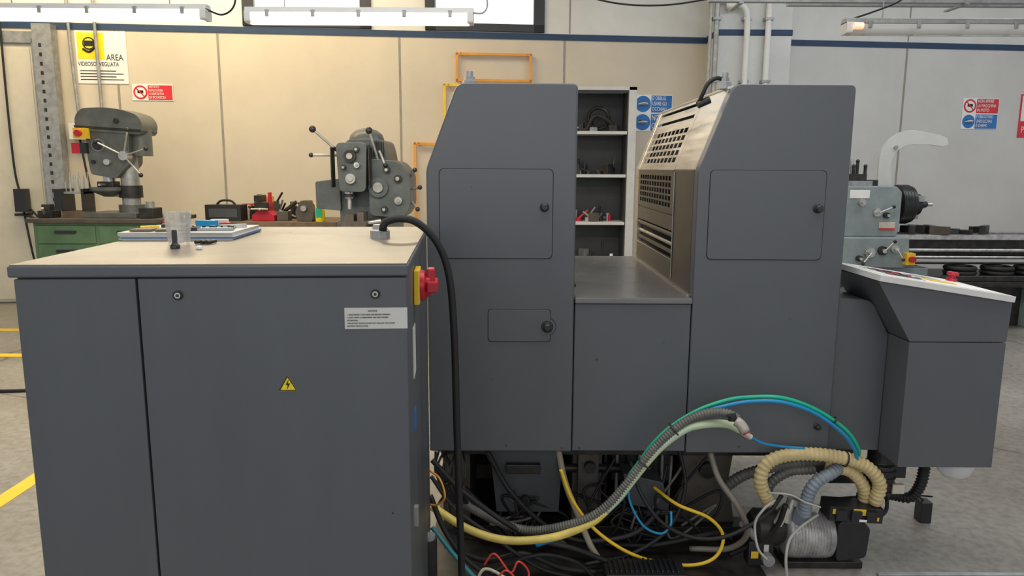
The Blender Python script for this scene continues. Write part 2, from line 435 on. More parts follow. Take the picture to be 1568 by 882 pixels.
# ------------------------------------------------------------ control cabinet (yawed)
cab = group('control_cabinet', (-1.075, 1.557, 0), math.radians(4.1))
W, DP, H = .845, 1.01, 1.391
b = B()
b.box(.004, W-.004, .006, DP, .06, H-.03, CABP)
b.box(.03, W-.03, .04, DP-.03, 0, .06, PAINT2)
b.done('body', cab, .003)
b = B(); b.box(.004, .2565, -.006, .006, .065, H-.032, CABP); b.box(.2615, W-.004, -.006, .006, .065, H-.032, CABP)
b.done('door_panels', cab, .002)
b = B(); b.box(.2555, .2625, .004, .0075, .065, H-.03, SEAM); b.done('door_gap', cab)
b = B(); b.box(-.004, W+.002, -.014, DP+.005, H-.028, H-.003, CABP); b.done('top_slab', cab, .004)
b = B(); b.box(0, W-.002, -.010, DP, H-.003, H, CABTOP); b.done('top_surface', cab, .001)
b = B()
for s_ in (.345, .772):
    b.rev((s_, -.006, 1.322), (0, -1, 0), [(.0105, 0), (.0105, .004), (.008, .004), (.008, .002)], BLACKP)
    b.rev((s_, -.006, 1.322), (0, -1, 0), [(.0065, 0), (.0065, .005)], ALU)
    b.box(s_-.003, s_+.003, -.0125, -.006, 1.319, 1.325, BLACKP)
for z in (.62, .8, .45):
    b.cyl((.8, -.006, z), (.8, -.008, z), .002, BLACKP)
b.done('locks', cab, .0)
b = B(); b.box(.703, .842, -.0075, -.006, 1.243, 1.291, LABEL); b.done('instruction_label', cab)
text('label_title', 'NOTICE', .0055, (.755, -.008, 1.282), BLKS, cab)
for i, t in enumerate(('1. DISCONNECT THE MAIN LINE BEFORE OPENING', '2. WAIT UNTIL CONDENSERS ARE DISCHARGED', 'ATTENTION:', 'THE ROTARY SWITCH DOES NOT ISOLATE THE SYSTEM', 'ELECTRIC VENTILATORS')):
    text('label_line', t, .0042, (.708, -.008, 1.274-i*.0065), BLKS, cab, fit=.128)
b = B()
tx, tz, a = .572, 1.118, .021
b.prism(rpoly([(tx-a, tz-a*.8), (tx+a, tz-a*.8), (tx, tz+a*.95)], .003), -.0075, -.006, YELS)
for p, q in (((tx-a, tz-a*.8), (tx+a, tz-a*.8)), ((tx+a, tz-a*.8), (tx, tz+a*.95)), ((tx, tz+a*.95), (tx-a, tz-a*.8))):
    b.cyl((p[0]*.9+tx*.1, -.008, p[1]*.9+tz*.1), (q[0]*.9+tx*.1, -.008, q[1]*.9+tz*.1), .0012, BLKS, n=6)
b.prism([(tx+.002, tz+.010), (tx-.005, tz-.002), (tx, tz-.002), (tx-.002, tz-.013), (tx+.005, tz+.001), (tx, tz+.001)], -.009, -.0075, BLKS)
b.done('high_voltage_label', cab)
b = B(); cy, cz = .27, 1.297
b.box(W-.003, W+.012, cy-.045, cy+.045, cz-.045, cz+.045, YELLOW)
b.rev((W+.012, cy, cz), (1, 0, 0), [(.04, 0), (.04, .012), (.03, .016), (.03, .026)], RED, 28)
b.box(W+.03, W+.058, cy-.04, cy+.04, cz-.014, cz+.014, RED)
b.box(W+.03, W+.05, cy-.02, cy+.02, cz+.01, cz+.045, RED)
b.done('main_switch', cab, .003)
b = B()
b.box(W-.004, W-.002, .18, .26, 1.07, 1.2, LABEL); b.box(W-.004, W-.002, .18, .24, .93, .98, BLUEP)
b.box(W-.004, W+.006, .12, .14, .7, .75, GALV)
b.done('side_labels', cab)
b = B()
gx, gy = .72, .6
b.rev((gx, gy, H), (0, 0, 1), [(.03, 0), (.03, .022), (.024, .026), (.02, .04)], GALV, 8, False)
b.done('cable_gland', cab, .002)
b = B()
b.tube([(-.383, 2.16, 1.415), (-.375, 2.16, 1.44), (-.33, 2.16, 1.452), (-.28, 2.17, 1.438), (-.225, 2.18, 1.38), (-.19, 2.18, 1.28), (-.175, 2.17, 1.1), (-.168, 2.16, .8), (-.158, 2.15, .45), (-.15, 2.15, .2), (-.13, 2.2, .05), (-.05, 2.4, .03)], .0115, BLACK)
b.done('power_cable')

b = B()
M = Matrix.Translation((-.975, 2.24, H+.001)) @ Matrix.Rotation(.08, 4, 'Z')
for i in range(6):
    dx = random.uniform(-.006, .006); r = Matrix.Rotation(random.uniform(-.02, .02), 4, 'Z')
    b.box(-.16+dx, .16+dx, -.14, .15, i*.0035, i*.0035+.0028, BLUEP if i == 1 else LABEL, M @ r)
b.done('paper_stack', bevel=.0)
b = B(); zz = H+.0225
def bx(x, y, w, d, h, m, rz=0, z=zz):
    M = Matrix.Translation((x, y, z)) @ Matrix.Rotation(rz, 4, 'Z'); b.box(-w/2, w/2, -d/2, d/2, 0, h, m, M)
bx(-.93, 2.23, .16, .06, .004, PCB, .3); bx(-1.02, 2.18, .07, .04, .005, PCB, -.4); bx(-.96, 2.30, .07, .02, .02, BLUE, -.3)
bx(-1.06, 2.27, .04, .02, .02, RED, .1); bx(-1.03, 2.3, .03, .02, .012, BLUE, .8); bx(-.9, 2.2, .02, .015, .012, BLACKP, .2)
bx(-.87, 2.28, .08, .012, .01, ALU, .5); bx(-.99, 2.22, .03, .012, .014, TAPE, .6); bx(-1.09, 2.2, .05, .02, .01, YELLOW, .6)
bx(-.94, 2.35, .05, .03, .02, WHITEP, .1); bx(-.88, 2.17, .10, .02, .008, GALV, .15); bx(-1.0, 2.14, .08, .03, .006, WOOD, .25); bx(-.91, 2.32, .03, .03, .012, RED, .6)
bx(-1.08, 2.14, .06, .05, .006, WOOD, .1); bx(-.95, 2.16, .05, .03, .01, DARKM, .5); bx(-1.04, 2.23, .05, .03, .014, DARKM, .2)
for i in range(10): bx(-1.0+i*.018, 2.19+.01*(i % 3), .007, .006, .008, BLACKP, i*.3, zz+.003)
b.done('circuit_board_parts', bevel=.0)
b = B()
b.rev((-.90, 1.97, H+.001), (0, 0, 1), [(.001, 0), (.026, 0), (.028, .01), (.0345, .083), (.0365, .085), (.0365, .088), (.0335, .088), (.026, .01), (.001, .004)], CLEAR, 32)
b.done('plastic_cup')
b = B()
b.rev((-.868, 1.875, H+.001), (0, 0, 1), [(.012, 0), (.012, .008), (.008, .012), (.0065, .014), (.0065, .045), (.004, .048)], BLACKP, 16); b.done('marker_cap')
b = B()
b.rev((-.80, 1.86, H+.001), (0, 0, 1), [(.008, 0), (.008, .006), (.003, .009)], WHITEP, 14); b.done('small_screw_cap')
b = B()
for x in (-.86, -.845, -.83): b.cyl((x, 1.98, H+.006), (x+.008, 2.02, H+.006), .005, BLACKP, n=10)
b.done('black_plug')

# ------------------------------------------------------------ printing press
press = group('printing_press')
YF, YB = 2.75, 4.13
def tower_pts(x0, x1, z0=.493, z1=1.907):
    return rpoly([(x0, z0), (x1, z0), (x1, z1), (x0+.118, z1), (x0, z1-.31)], [0, 0, .022, .03, .02])
G = .0024
def hatch(b, x0, x1, z0, z1, y, r=.02):
    b.prism(rpoly([(x0-G, z0-G), (x1+G, z0-G), (x1+G, z1+G), (x0-G, z1+G)], r), y-.0012, y+.002, SEAM)
    b.prism(rpoly([(x0, z0), (x1, z0), (x1, z1), (x0, z1)], r), y-.003, y+.002, PAINT)
def knob(b, x, z, y, r=.014):
    b.rev((x, y, z), (0, -1, 0), [(r*1.25, 0), (r*1.25, .004), (r*.8, .005), (r, .012), (r, .022), (r*.7, .026)], BLACKP, 18)
b = B()
b.prism(tower_pts(-.322, .238), YF, YF+.06, PAINT)
b.prism(tower_pts(-.318, .234), YF+.06, YB, PAINT)
b.done('left_tower_body', press, .008, 3)
b = B(); hatch(b, -.272, .150, 1.264, 1.596, YF); knob(b, .120, 1.457, YF-.003)
x0, x1, z0, z1 = -.090, .150, .942, 1.066
b.prism(rpoly([(x0-G, z0-G), (x1, z0-G), (x1, z1+G), (x0-G, z1+G)], .015), YF-.0012, YF+.002, SEAM)
b.cyl((.136, YF+.001, 1.0), (.136, YF-.0012, 1.0), .032+G, SEAM, n=28)
b.prism(rpoly([(x0, z0), (x1-G, z0), (x1-G, z1), (x0, z1)], .015), YF-.003, YF+.002, PAINT)
b.cyl((.136, YF+.001, 1.0), (.136, YF-.004, 1.0), .032, PAINT, n=28)
b.torus((.136, YF-.004, 1.0), (0, 1, 0), .022, .0015, SEAM); knob(b, .136, 1.0, YF-.004, .015)
b.done('left_tower_hatches', press, .0006, 1)
b = B()
b.prism(tower_pts(.690, 1.252), YF, YF+.06, PAINT)
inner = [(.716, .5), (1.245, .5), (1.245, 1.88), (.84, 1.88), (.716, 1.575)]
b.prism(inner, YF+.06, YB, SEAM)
b.box(1.24, 1.25, YF+.06, YB, .5, 1.9, PAINT); b.box(.82, 1.25, YF+.06, YB, 1.885, 1.9, PAINT)
b.done('right_tower_body', press, .008, 3)
b = B(); hatch(b, .736, 1.166, 1.264, 1.596, YF); knob(b, 1.141, 1.457, YF-.003); knob(b, 1.20, .605, YF, .010)
for x, z in ((.33, .87), (.9, .52), (-.02, .52), (1.1, .52), (.55, .52), (.20, .51), (.27, .51), (1.22, .51)):
    b.cyl((x, YF, z), (x, YF-.002, z), .003, BLACKP, n=12)
b.done('right_tower_hatches', press, .0006, 1)
b = B()
y0, y1, y2, y3 = YF+.06, 3.16, 4.04, YB
p0 = Vector((.690, 0, 1.597)); p1 = Vector((.806, 0, 1.905)); sv = p1-p0
def slope_panel(ya, yb, a=0., c=1., m=STEEL, t=.012):
    q0 = p0+sv*a; q1 = p0+sv*c; nn = Vector((sv.z, 0, -sv.x)).normalized()*t
    v = []
    for y in (ya, yb):
        for q in (q0, q1, q1+nn, q0+nn): v.append((q.x, y, q.z))
    b.add(v, [(0, 1, 2, 3), (7, 6, 5, 4), (0, 1, 5, 4), (1, 2, 6, 5), (2, 3, 7, 6), (3, 0, 4, 7)], m)
slope_panel(y0+.003, y1-.003); slope_panel(y2+.003, y3)
b.box(.80, .86, y0, y3, 1.893, 1.905, STEEL)
b.done('sloped_steel_covers', press, .003)
b = B()
us = cuts(9, .78, .06, .94)
b.plate((p0.x, y1, p0.z), (0, y2-y1, 0), tuple(sv*.62), us, cuts(5, .66, .14, .98), STEEL, .003)
q = p0+sv*.62
b.plate((q.x, y1, q.z), (0, y2-y1, 0), tuple(sv*.38), [0, .05, .95, 1], cuts(2, .30, .1, .95), STEEL, .003)
b.done('vent_grille_upper', press)
b = B()
b.box(.690, .716, y0+.003, y1-.003, 1.118, 1.597, GUARD)
b.box(.690, .716, y2+.003, y3, 1.118, 1.597, STEEL)
b.box(.690, .71, y1, y2, 1.118, 1.205, GUARD)
b.box(.690, .71, y1, y2, 1.335, 1.40, GUARD)
b.box(.697, .715, y1, y2, 1.395, 1.41, GUARD)
b.cyl((.70, y1, 1.318), (.70, y2, 1.318), .012, GUARD, n=14)
b.cyl((.71, y1, 1.272), (.71, y2, 1.272), .010, ALU, n=14)
b.box(.696, .712, y1, y2, 1.232, 1.25, GUARD); b.box(.694, .712, y1, y2, 1.205, 1.21, STEEL)
b.box(.686, .690, y1-.02, y1-.01, 1.13, 1.59, STEEL)
b.done('flank_covers', press, .003)
b = B()
b.plate((.692, y2, 1.41), (0, y1-y2, 0), (0, 0, .187), cuts(12, .74, .06, .94), cuts(5, .70, .1, .88), GUARD, .003)
b.done('vent_grille_lower', press)
b = B()
b.box(.241, .687, YF+.004, YF+.05, .497, 1.088, PAINT)
b.box(.24, .69, YF+.05, YB-.05, .5, 1.088, PAINT2)
b.done('mid_front_panel', press, .004)
b = B(); b.box(.240, .69, YF-.004, YB-.02, 1.090, 1.114, TABLE)
b.done('feed_table', press, .005)
b = B(); b.box(.243, .268, 3.02, 3.5, 1.1142, 1.118, SEAM); b.box(.24, .252, 2.95, 3.7, 1.114, 1.122, GUARD); b.box(.678, .69, 2.8, 4.1, 1.114, 1.12, STEEL)
b.done('table_slot', press)
b = B()
b.prism(rpoly([(1.256, .50), (1.46, .50), (1.46, .972), (1.386, 1.106), (1.256, 1.112)], [0, 0, .01, .03, .005]), YF+.02, 3.6, PAINT)
b.done('side_cover', press, .005)
con = B()
con.prism(rpoly([(1.461, .493), (1.816, .493), (1.816, .976), (1.461, .976)], .004), 2.62, 3.0, PAINT)
con.prism(rpoly([(1.461, .979), (1.817, .979), (1.822, 1.132), (1.327, 1.204)], [.004, .006, .01, .01]), 2.62, 3.0, PAINT)
con.done('console_body', press, .006, 3)
con = B()
ang = math.atan2(1.152-1.228, .494)
M = Matrix.Translation((1.322, 2.60, 1.206)) @ Matrix.Rotation(-ang, 4, 'Y')
con.box(0, .50, 0, .40, 0, .022, WHITEP, M)
con.box(.04, .46, .03, .37, .022, .024, PAPER, M)
con.box(.06, .2, .06, .3, .024, .0255, GALV, M); con.box(.24, .34, .1, .16, .024, .027, YELLOW, M); con.box(.24, .34, .2, .3, .024, .0255, GALV, M)
for i in range(5):
    for j in range(3): con.box(.07+i*.026, .09+i*.026, .08+j*.07, .11+j*.07, .0255, .028, BLACKP if (i+j) % 3 else RED, M)
c = M @ Vector((.44, .3, .024)); up = (M.to_3x3() @ Vector((0, 0, 1)))
con.rev(c, up, [(.02, 0), (.02, .012), (.012, .014), (.012, .022), (.022, .024), (.022, .034), (.015, .038)], RED, 18)
con.done('control_panel', press, .003)
b = B()
for x, y in ((-.165, 2.86), (.80, 2.86)):
    b.rev((x, y, 1.9), (0, 0, 1), [(.028, 0), (.028, .025), (.02, .028), (.02, .04)], GALV, 8, False)
    b.rev((x, y, 1.935), (0, 0, 1), [(.014, 0), (.014, .025)], GALV, 12)
b.tube([(.80, 2.86, 1.93), (.77, 2.85, 1.94), (.735, 2.84, 1.92), (.715, 2.84, 1.88), (.705, 2.85, 1.85)], .008, BLACK)
b.cyl((.70, 2.85, 1.84), (.745, 2.85, 1.86), .014, BLACKP)
b.done('lifting_bolts', press)
b = B()
b.box(-.29, 1.22, 2.95, 4.0, .40, .495, DARKM)
b.box(-.31, .96, 3.75, 3.85, .02, .45, DARKM)  # dark panel added to block the view and keep the underside dark
b.prism([(-.09, .49), (.215, .49), (.20, .18), (-.06, .18)], 2.87, 2.92, PAINT2)
b.cyl((.06, 2.87, .24), (.06, 2.84, .24), .02, BLACKP); b.box(-.02, .12, 2.84, 2.87, .36, .4, DARKM)
b.box(.27, .40, 3.05, 3.85, 0, .45, CAST); b.box(.29, .38, 3.0, 3.05, .12, .42, CAST); b.cyl((.34, 3.0, .33), (.34, 2.97, .33), .025, DARKM)
b.prism(rpoly([(.73, .49), (.99, .49), (.96, .25), (1.0, .02), (.70, .02), (.76, .25)], .02), 3.05, 3.9, CAST)
b.cyl((.86, 3.06, .3), (.86, 3.02, .3), .035, DARKM); b.box(.8, .93, 3.02, 3.06, .38, .47, CAST)
b.box(-.3, -.18, 3.05, 3.85, 0, .45, CAST)
b.box(.45, .72, 3.1, 3.5, .22, .36, DARKM)
b.box(-.25, 1.05, 3.0, 3.1, .0, .05, DARKM); b.box(-.25, 1.05, 3.6, 3.75, 0, .08, CAST)
b.prism(rpoly([(.47, .34), (.64, .30), (.67, .17), (.50, .20)], .01), 2.9, 3.02, PAINT2)
b.box(.52, .7, 3.3, 3.7, .0, .22, CAST)
b.box(-.34, 1.02, 2.60, 3.9, .0, .006, DARKM)  # thin dark sheet added to darken the floor below the press
b.done('machine_base', press, .004)
b = B()
for i in range(6):
    b.cyl((.42+i*.05, 3.08, .1+.03*(i % 3)), (.42+i*.05, 3.08, .42), .008, GALV if i % 2 else DARKM, n=10)
b.cyl((.1, 3.05, .3), (.6, 3.05, .3), .02, DARKM); b.cyl((-.2, 3.1, .42), (1.1, 3.1, .42), .025, DARKM)
b.cyl((.45, 3.0, .12), (.7, 3.0, .12), .03, DARKM)
b.done('drive_shafts', press)
b = B()
b.box(1.33, 1.45, 2.9, 3.1, .3, .49, BLACKP)
b.rev((1.52, 2.86, .47), (0, 0, -1), [(.05, 0), (.05, .05), (.06, .06), (.06, .16), (.045, .2), (.02, .21)], BLACKP, 18)
for z in (.3, .33, .36, .39): b.torus((1.52, 2.86, z), (0, 0, 1), .06, .006, DARKM, 20, 6)
b.box(1.55, 1.61, 2.82, 2.88, .36, .44, BLACKP); b.box(1.55, 1.60, 2.80, 2.82, .30, .34, TAPE)
b.done('console_motor', press, .004)
b = B()
b.tube([(1.70, 2.85, .495), (1.70, 2.85, .40), (1.69, 2.85, .32), (1.66, 2.86, .26), (1.6, 2.88, .26), (1.5, 2.88, .28)], .022, BLACK, corr=.13, pitch=.014)
b.done('console_flexible_hose', press)
b = B()
b.rev((1.74, 2.72, .495), (0, 0, -1), [(.04, 0), (.066, .008), (.068, .03), (.06, .06), (.04, .08), (.01, .09), (.001, .091)], DOME, 24)
b.rev((1.74, 2.72, .495), (0, 0, -1), [(.02, 0), (.02, .05), (.01, .06)], WHITEP, 14)
b.done('glass_dome_lamp', press)

# ------------------------------------------------------------ hoses
hg = group('hose_bundle')
b = B()
b.tube([(.83, 2.56, .70), (.79, 2.58, .715), (.716, 2.6, .706), (.621, 2.6, .656), (.527, 2.6, .558), (.433, 2.6, .4235), (.337, 2.6, .316), (.214, 2.62, .25), (.05, 2.68, .2), (-.15, 2.75, .25), (-.3, 2.8, .35)], .0165, GREYH, corr=.12, pitch=.011)
b.done('grey_corrugated_hose', hg)
b = B(); b.tube([(.815, 2.54, .70), (.83, 2.53, .69), (.845, 2.52, .665)], .019, mat('clear_sleeve', (.40, .37, .32), .3)); b.cyl((.80, 2.55, .72), (.805, 2.55, .70), .016, BLACKP)
b.cyl((.845, 2.52, .665), (.848, 2.518, .66), .012, RED)
b.done('hose_sleeve', hg)
b = B()
b.tube([(.865, 2.62, .632), (.82, 2.62, .655), (.766, 2.61, .665), (.70, 2.6, .662), (.646, 2.6, .645), (.563, 2.6, .58), (.490, 2.6, .49), (.41, 2.6, .377), (.36, 2.6, .32)], .0155, YGREEN)
b.tube([(.36, 2.6, .32), (.30, 2.6, .268), (.164, 2.6, .212), (-.01, 2.6, .198), (-.159, 2.62, .231), (-.307, 2.66, .305)], .0155, YELHOSE)
b.done('compressed_air_hose', hg)
b = B(); b.cyl((.86, 2.62, .634), (.885, 2.62, .617), .017, ALU); b.cyl((.885, 2.62, .617), (.90, 2.62, .607), .011, TAPE)
b.done('hose_fitting', hg)
b = B()
b.tube([(.45, 2.63, .45), (.56, 2.64, .60), (.682, 2.65, .69), (.802, 2.65, .74), (.90, 2.65, .755), (1.023, 2.65, .752), (1.15, 2.65, .707), (1.265, 2.65, .63), (1.33, 2.67, .55), (1.36, 2.72, .49)], .0075, GREEN)
b.done('green_air_tube', hg)
b = B()
b.tube([(.47, 2.63, .44), (.58, 2.64, .61), (.69, 2.64, .685), (.81, 2.64, .725), (.91, 2.64, .742), (1.02, 2.64, .738), (1.14, 2.64, .697), (1.25, 2.64, .62), (1.31, 2.66, .55), (1.35, 2.7, .47)], .0075, BLUE)
b.tube([(.47, 2.63, .44), (.42, 2.62, .36), (.33, 2.62, .28), (.2, 2.63, .2), (.1, 2.65, .15)], .008, BLUE)
b.tube([(.89, 2.62, .612), (.96, 2.64, .575), (1.05, 2.66, .555), (1.12, 2.66, .55)], .005, BLUE)
b.tube([(.47, 2.75, .39), (.475, 2.75, .29), (.53, 2.74, .19), (.60, 2.73, .16), (.64, 2.74, .19), (.645, 2.76, .24)], .005, BLUE)
b.tube([(-.3, 2.6, .25), (-.2, 2.55, .15), (-.1, 2.52, .06), (0, 2.5, .03)], .009, mat('teal_tube', (.03, .2, .24), .35))
b.done('blue_air_tube', hg)
b = B()
b.tube([(.197, 2.75, .42), (.251, 2.75, .282), (.358, 2.74, .152), (.519, 2.74, .053), (.705, 2.73, .024), (.822, 2.74, .05), (.857, 2.75, .138), (.803, 2.77, .207), (.68, 2.8, .25), (.6, 2.9, .28)], .007, YELLOW)
b.done('yellow_cable', hg)
b = B()
b.tube([(.19, 2.9, .48), (.22, 2.82, .34), (.27, 2.78, .22), (.32, 2.76, .1), (.36, 2.76, .03)], .013, mat('beige_tube', (.42, .37, .27), .5))
b.tube([(.8, 2.8, .48), (.83, 2.76, .38), (.9, 2.72, .28), (.95, 2.74, .16), (.9, 2.8, .06), (.75, 2.85, .03)], .012, mat('grey_plastic_tube', (.20, .18, .15), .45))
b.done('beige_flex_tube', hg)
b = B()
CB = [
 [(-.31, 2.72, .47), (-.2, 2.7, .36), (-.05, 2.68, .25), (.1, 2.68, .16), (.25, 2.68, .12), (.4, 2.7, .05)],
 [(-.31, 2.68, .42), (-.22, 2.66, .3), (-.08, 2.64, .2), (.1, 2.62, .08), (.25, 2.64, .02)],
 [(-.31, 2.64, .36), (-.25, 2.62, .22), (-.15, 2.6, .1), (.0, 2.58, .03), (.2, 2.6, .02)],
 [(.48, 2.8, .44), (.52, 2.74, .32), (.6, 2.7, .22), (.72, 2.68, .17), (.85, 2.66, .19), (1.0, 2.68, .27), (1.07, 2.72, .33)],
 [(-.1, 2.82, .47), (.0, 2.8, .3), (.15, 2.8, .15), (.3, 2.78, .1), (.5, 2.8, .12), (.62, 2.85, .2)],
 [(.7, 2.9, .45), (.72, 2.85, .3), (.65, 2.8, .15), (.5, 2.76, .06), (.3, 2.72, .03)],
 [(.9, 2.8, .03), (1.0, 2.75, .12), (1.06, 2.72, .2), (1.08, 2.7, .3)],
 [(-.28, 2.8, .48), (-.24, 2.78, .4), (-.28, 2.76, .33), (-.2, 2.76, .3)],
 [(-.26, 2.7, .12), (-.1, 2.66, .08), (.05, 2.64, .12), (.2, 2.66, .05), (.34, 2.68, .02)],
 [(1.35, 2.8, .26), (1.45, 2.76, .22), (1.52, 2.78, .24), (1.55, 2.85, .3)],
 [(.95, 2.95, .02), (.85, 2.85, .1), (.6, 2.84, .05), (.4, 2.9, .02)],
 [(-.12, 2.6, .02), (.0, 2.6, .1), (.12, 2.6, .14), (.25, 2.62, .1), (.33, 2.64, .02)],
]
for i, c in enumerate(CB): b.tube(c, .008 if i % 2 else .011, BLACK, n=8)
for i in range(9):
    x = -.3+i*.012; b.tube([(x, 2.76+.01*i, .49), (x+random.uniform(-.03, .05), 2.74, .42), (x+random.uniform(-.03, .06), 2.72, .35), (x+random.uniform(.0, .1), 2.74, .28)], .005, BLACK, n=7)
for k in range(26):
    x = random.uniform(-.2, .75); y = random.uniform(2.84, 2.98)
    b.tube([(x, y, random.uniform(.05, .2)), (x+random.uniform(-.1, .15), y-.03, random.uniform(.02, .3)), (x+random.uniform(-.1, .2), y, random.uniform(.02, .3)), (x+random.uniform(-.1, .25), y+.03, random.uniform(.02, .45))], .006, [BLACK, BLACK, DARKM, BLACK, GREYH][k % 5], n=7)
b.done('black_cables', hg)
b = B()
b.tube([(-.1, 2.56, .12), (-.06, 2.55, .17), (0, 2.54, .1), (.03, 2.55, .14), (.07, 2.56, .08), (.02, 2.5, .03)], .004, REDW, n=7)
b.tube([(-.08, 2.52, .02), (-.02, 2.52, .12), (.05, 2.52, .05), (.1, 2.55, .02)], .004, REDW, n=7)
b.tube([(-.3, 2.55, .5), (-.26, 2.52, .48), (-.24, 2.5, .42), (-.27, 2.52, .38), (-.3, 2.54, .37)], .004, ORANGE, n=7)
b.tube([(-.14, 2.56, .02), (-.1, 2.58, .09), (-.02, 2.57, .06), (.03, 2.56, .015)], .006, TAPE, n=7)
b.done('red_wires', hg)
b = B()
WG = mat('grey_white_wire', (.42, .41, .38), .5)
b.tube([(1.03, 2.68, .33), (.98, 2.66, .3), (.95, 2.66, .24), (.96, 2.64, .15), (1.0, 2.64, .1)], .005, WG, n=7)
b.tube([(1.09, 2.66, .01), (1.08, 2.66, .10), (1.10, 2.68, .17), (1.16, 2.7, .22), (1.22, 2.72, .25)], .006, WG, n=8)
b.tube([(1.0, 2.68, .36), (1.08, 2.66, .36), (1.14, 2.66, .33), (1.2, 2.66, .31)], .004, WG, n=7)
b.done('white_wires', hg)
b = B()
b.tube([(1.02, 2.72, .30), (.975, 2.7, .398), (1.0, 2.7, .475), (1.094, 2.7, .508), (1.234, 2.7, .505), (1.363, 2.7, .472), (1.439, 2.7, .398), (1.441, 2.72, .30)], .025, CREAM, corr=.1, pitch=.018, n=14)
b.tube([(1.25, 2.74, .44), (1.34, 2.74, .425), (1.40, 2.74, .36), (1.42, 2.76, .27)], .024, CREAM, corr=.1, pitch=.018, n=14)
b.done('cream_suction_hose', hg)
b = B()
b.tube([(1.163, 2.72, .25), (1.165, 2.7, .34), (1.19, 2.69, .40), (1.25, 2.7, .435), (1.33, 2.78, .44)], .024, BLUEGH, corr=.1, pitch=.016, n=14)
b.done('bluegrey_suction_hose', hg)
b = B()
b.tube([(.88, 2.85, .3), (.95, 2.82, .37), (1.08, 2.8, .42), (1.2, 2.8, .44), (1.32, 2.82, .45)], .022, GREYH, corr=.1, pitch=.016, n=12)
b.tube([(1.05, 2.82, .26), (1.05, 2.8, .34), (1.12, 2.79, .40), (1.22, 2.79, .41)], .02, GREYH, corr=.1, pitch=.016, n=12)
b.done('dark_suction_hose', hg)
b = B()
for p, r, ax in (((.604, 2.6, .645), .026, (.7, 0, .6)), ((1.22, 2.65, .665), .014, (.8, 0, -.5)), ((.50, 2.6, .51), .028, (.6, 0, .75)), ((1.30, 2.7, .49), .028, (1, 0, -.2))):
    b.torus(p, ax, r, .003, BLACKP, 16, 6)
b.done('cable_ties', hg)

# ------------------------------------------------------------ vacuum pump
pg = group('vacuum_pump', (1.23, 2.82, 0))
b = B(); zc = .128
b.rev((-.10, 0, zc), (1, 0, .0), [(.06, -.02), (.09, -.01), (.102, .0), (.102, .17), (.09, .18), (.05, .185)], SILV, 32)
for i in range(12): b.torus((-.09+i*.013, 0, zc), (1, 0, 0), .102, .0035, SILV, 32, 6)
b.done('motor_body', pg)
b = B()
b.prism(rpoly([(.08, zc-.085), (.2, zc-.07), (.21, zc+.06), (.17, zc+.085), (.08, zc+.085)], .02), -.09, .09, BLACKP)
for i in range(5): b.box(.2, .214, -.07+i*.03, -.055+i*.03, zc-.05, zc+.05, BLACKP)
b.box(-.12, .2, -.07, .07, 0, .03, DARKM)
b.done('pump_head', pg, .004)
b = B()
M = Matrix.Translation((.13, -.10, .265)) @ Matrix.Rotation(.06, 4, 'Y')
b.box(-.11, .1, -.035, .06, -.03, .03, BLACKP, M)
for i in range(3): b.box(-.09+i*.06, -.05+i*.06, -.05, -.035, -.02, .02, BLACKP, M)
b.box(-.02, .03, -.037, -.034, -.0, .025, YELLOW, M); b.box(.05, .085, -.037, -.034, -.02, -.005, YELLOW, M); b.box(-.1, -.08, -.037, -.034, .0, .02, YELLOW, M); b.box(.0, .03, -.052, -.05, -.02, -.01, PAPER, M)
b.done('terminal_box', pg, .003)
b = B()
b.rev((-.21, -.02, zc+.03), (1, 0, 0), [(.055, -.04), (.075, -.02), (.075, .06), (.06, .09)], DARKM, 24)
b.box(-.27, -.17, -.08, -.02, .02, .12, BLACKP); b.box(-.26, -.23, -.083, -.08, .05, .08, YELLOW); b.box(-.21, -.19, -.083, -.08, .07, .11, LABEL)
b.cyl((-.16, -.08, .2), (-.14, -.1, .27), .018, TAPE); b.cyl((-.12, -.06, .2), (-.1, -.06, .3), .02, ALU); b.cyl((-.07, -.05, .2), (-.067, -.1, .27), .03, BLUEGH)
b.box(-.18, -.08, -.09, -.06, .235, .26, ALU, Matrix.Rotation(.3, 4, 'Y'))
b.cyl((-.24, -.06, .13), (-.3, -.08, .2), .016, GALV); b.cyl((-.2, -.09, .06), (-.2, -.12, .06), .024, GALV)
b.cyl((.08, 0, .25), (.19, 0, .26), .022, DARKM); b.box(.17, .23, -.05, .02, .19, .25, BLACKP)
b.cyl((.2, -.02, .2), (.2, -.02, .3), .024, BLACKP)
b.done('valves_and_fittings', pg, .002)
b = B()
b.box(.37, .68, 2.60, 2.72, .007, .055, BLACKP)
for i in range(14): b.box(.385+i*.02, .393+i*.02, 2.61, 2.71, .055, .068, BLACKP)
b.done('power_supply_box', bevel=.002)
b = B(); b.cyl((-.29, 2.42, 0), (-.29, 2.42, .30), .028, DARKM); b.cyl((-.29, 2.42, .30), (-.29, 2.42, .315), .022, GALV); b.done('pipe_stub')
b = B(); b.box(1.88, 1.93, 3.14, 3.2, 0, .1, BLACKP, ); b.tube([(1.9, 3.17, .1), (1.87, 3.15, .13), (1.9, 3.1, .15)], .004, BLACK); b.done('plug_connector', bevel=.004)
b = B(); b.box(1.45, 2.6, 2.58, 2.68, 0, .022, GALV); b.box(1.45, 2.6, 2.66, 2.68, .022, .03, GALV); b.done('floor_rail', bevel=.002)

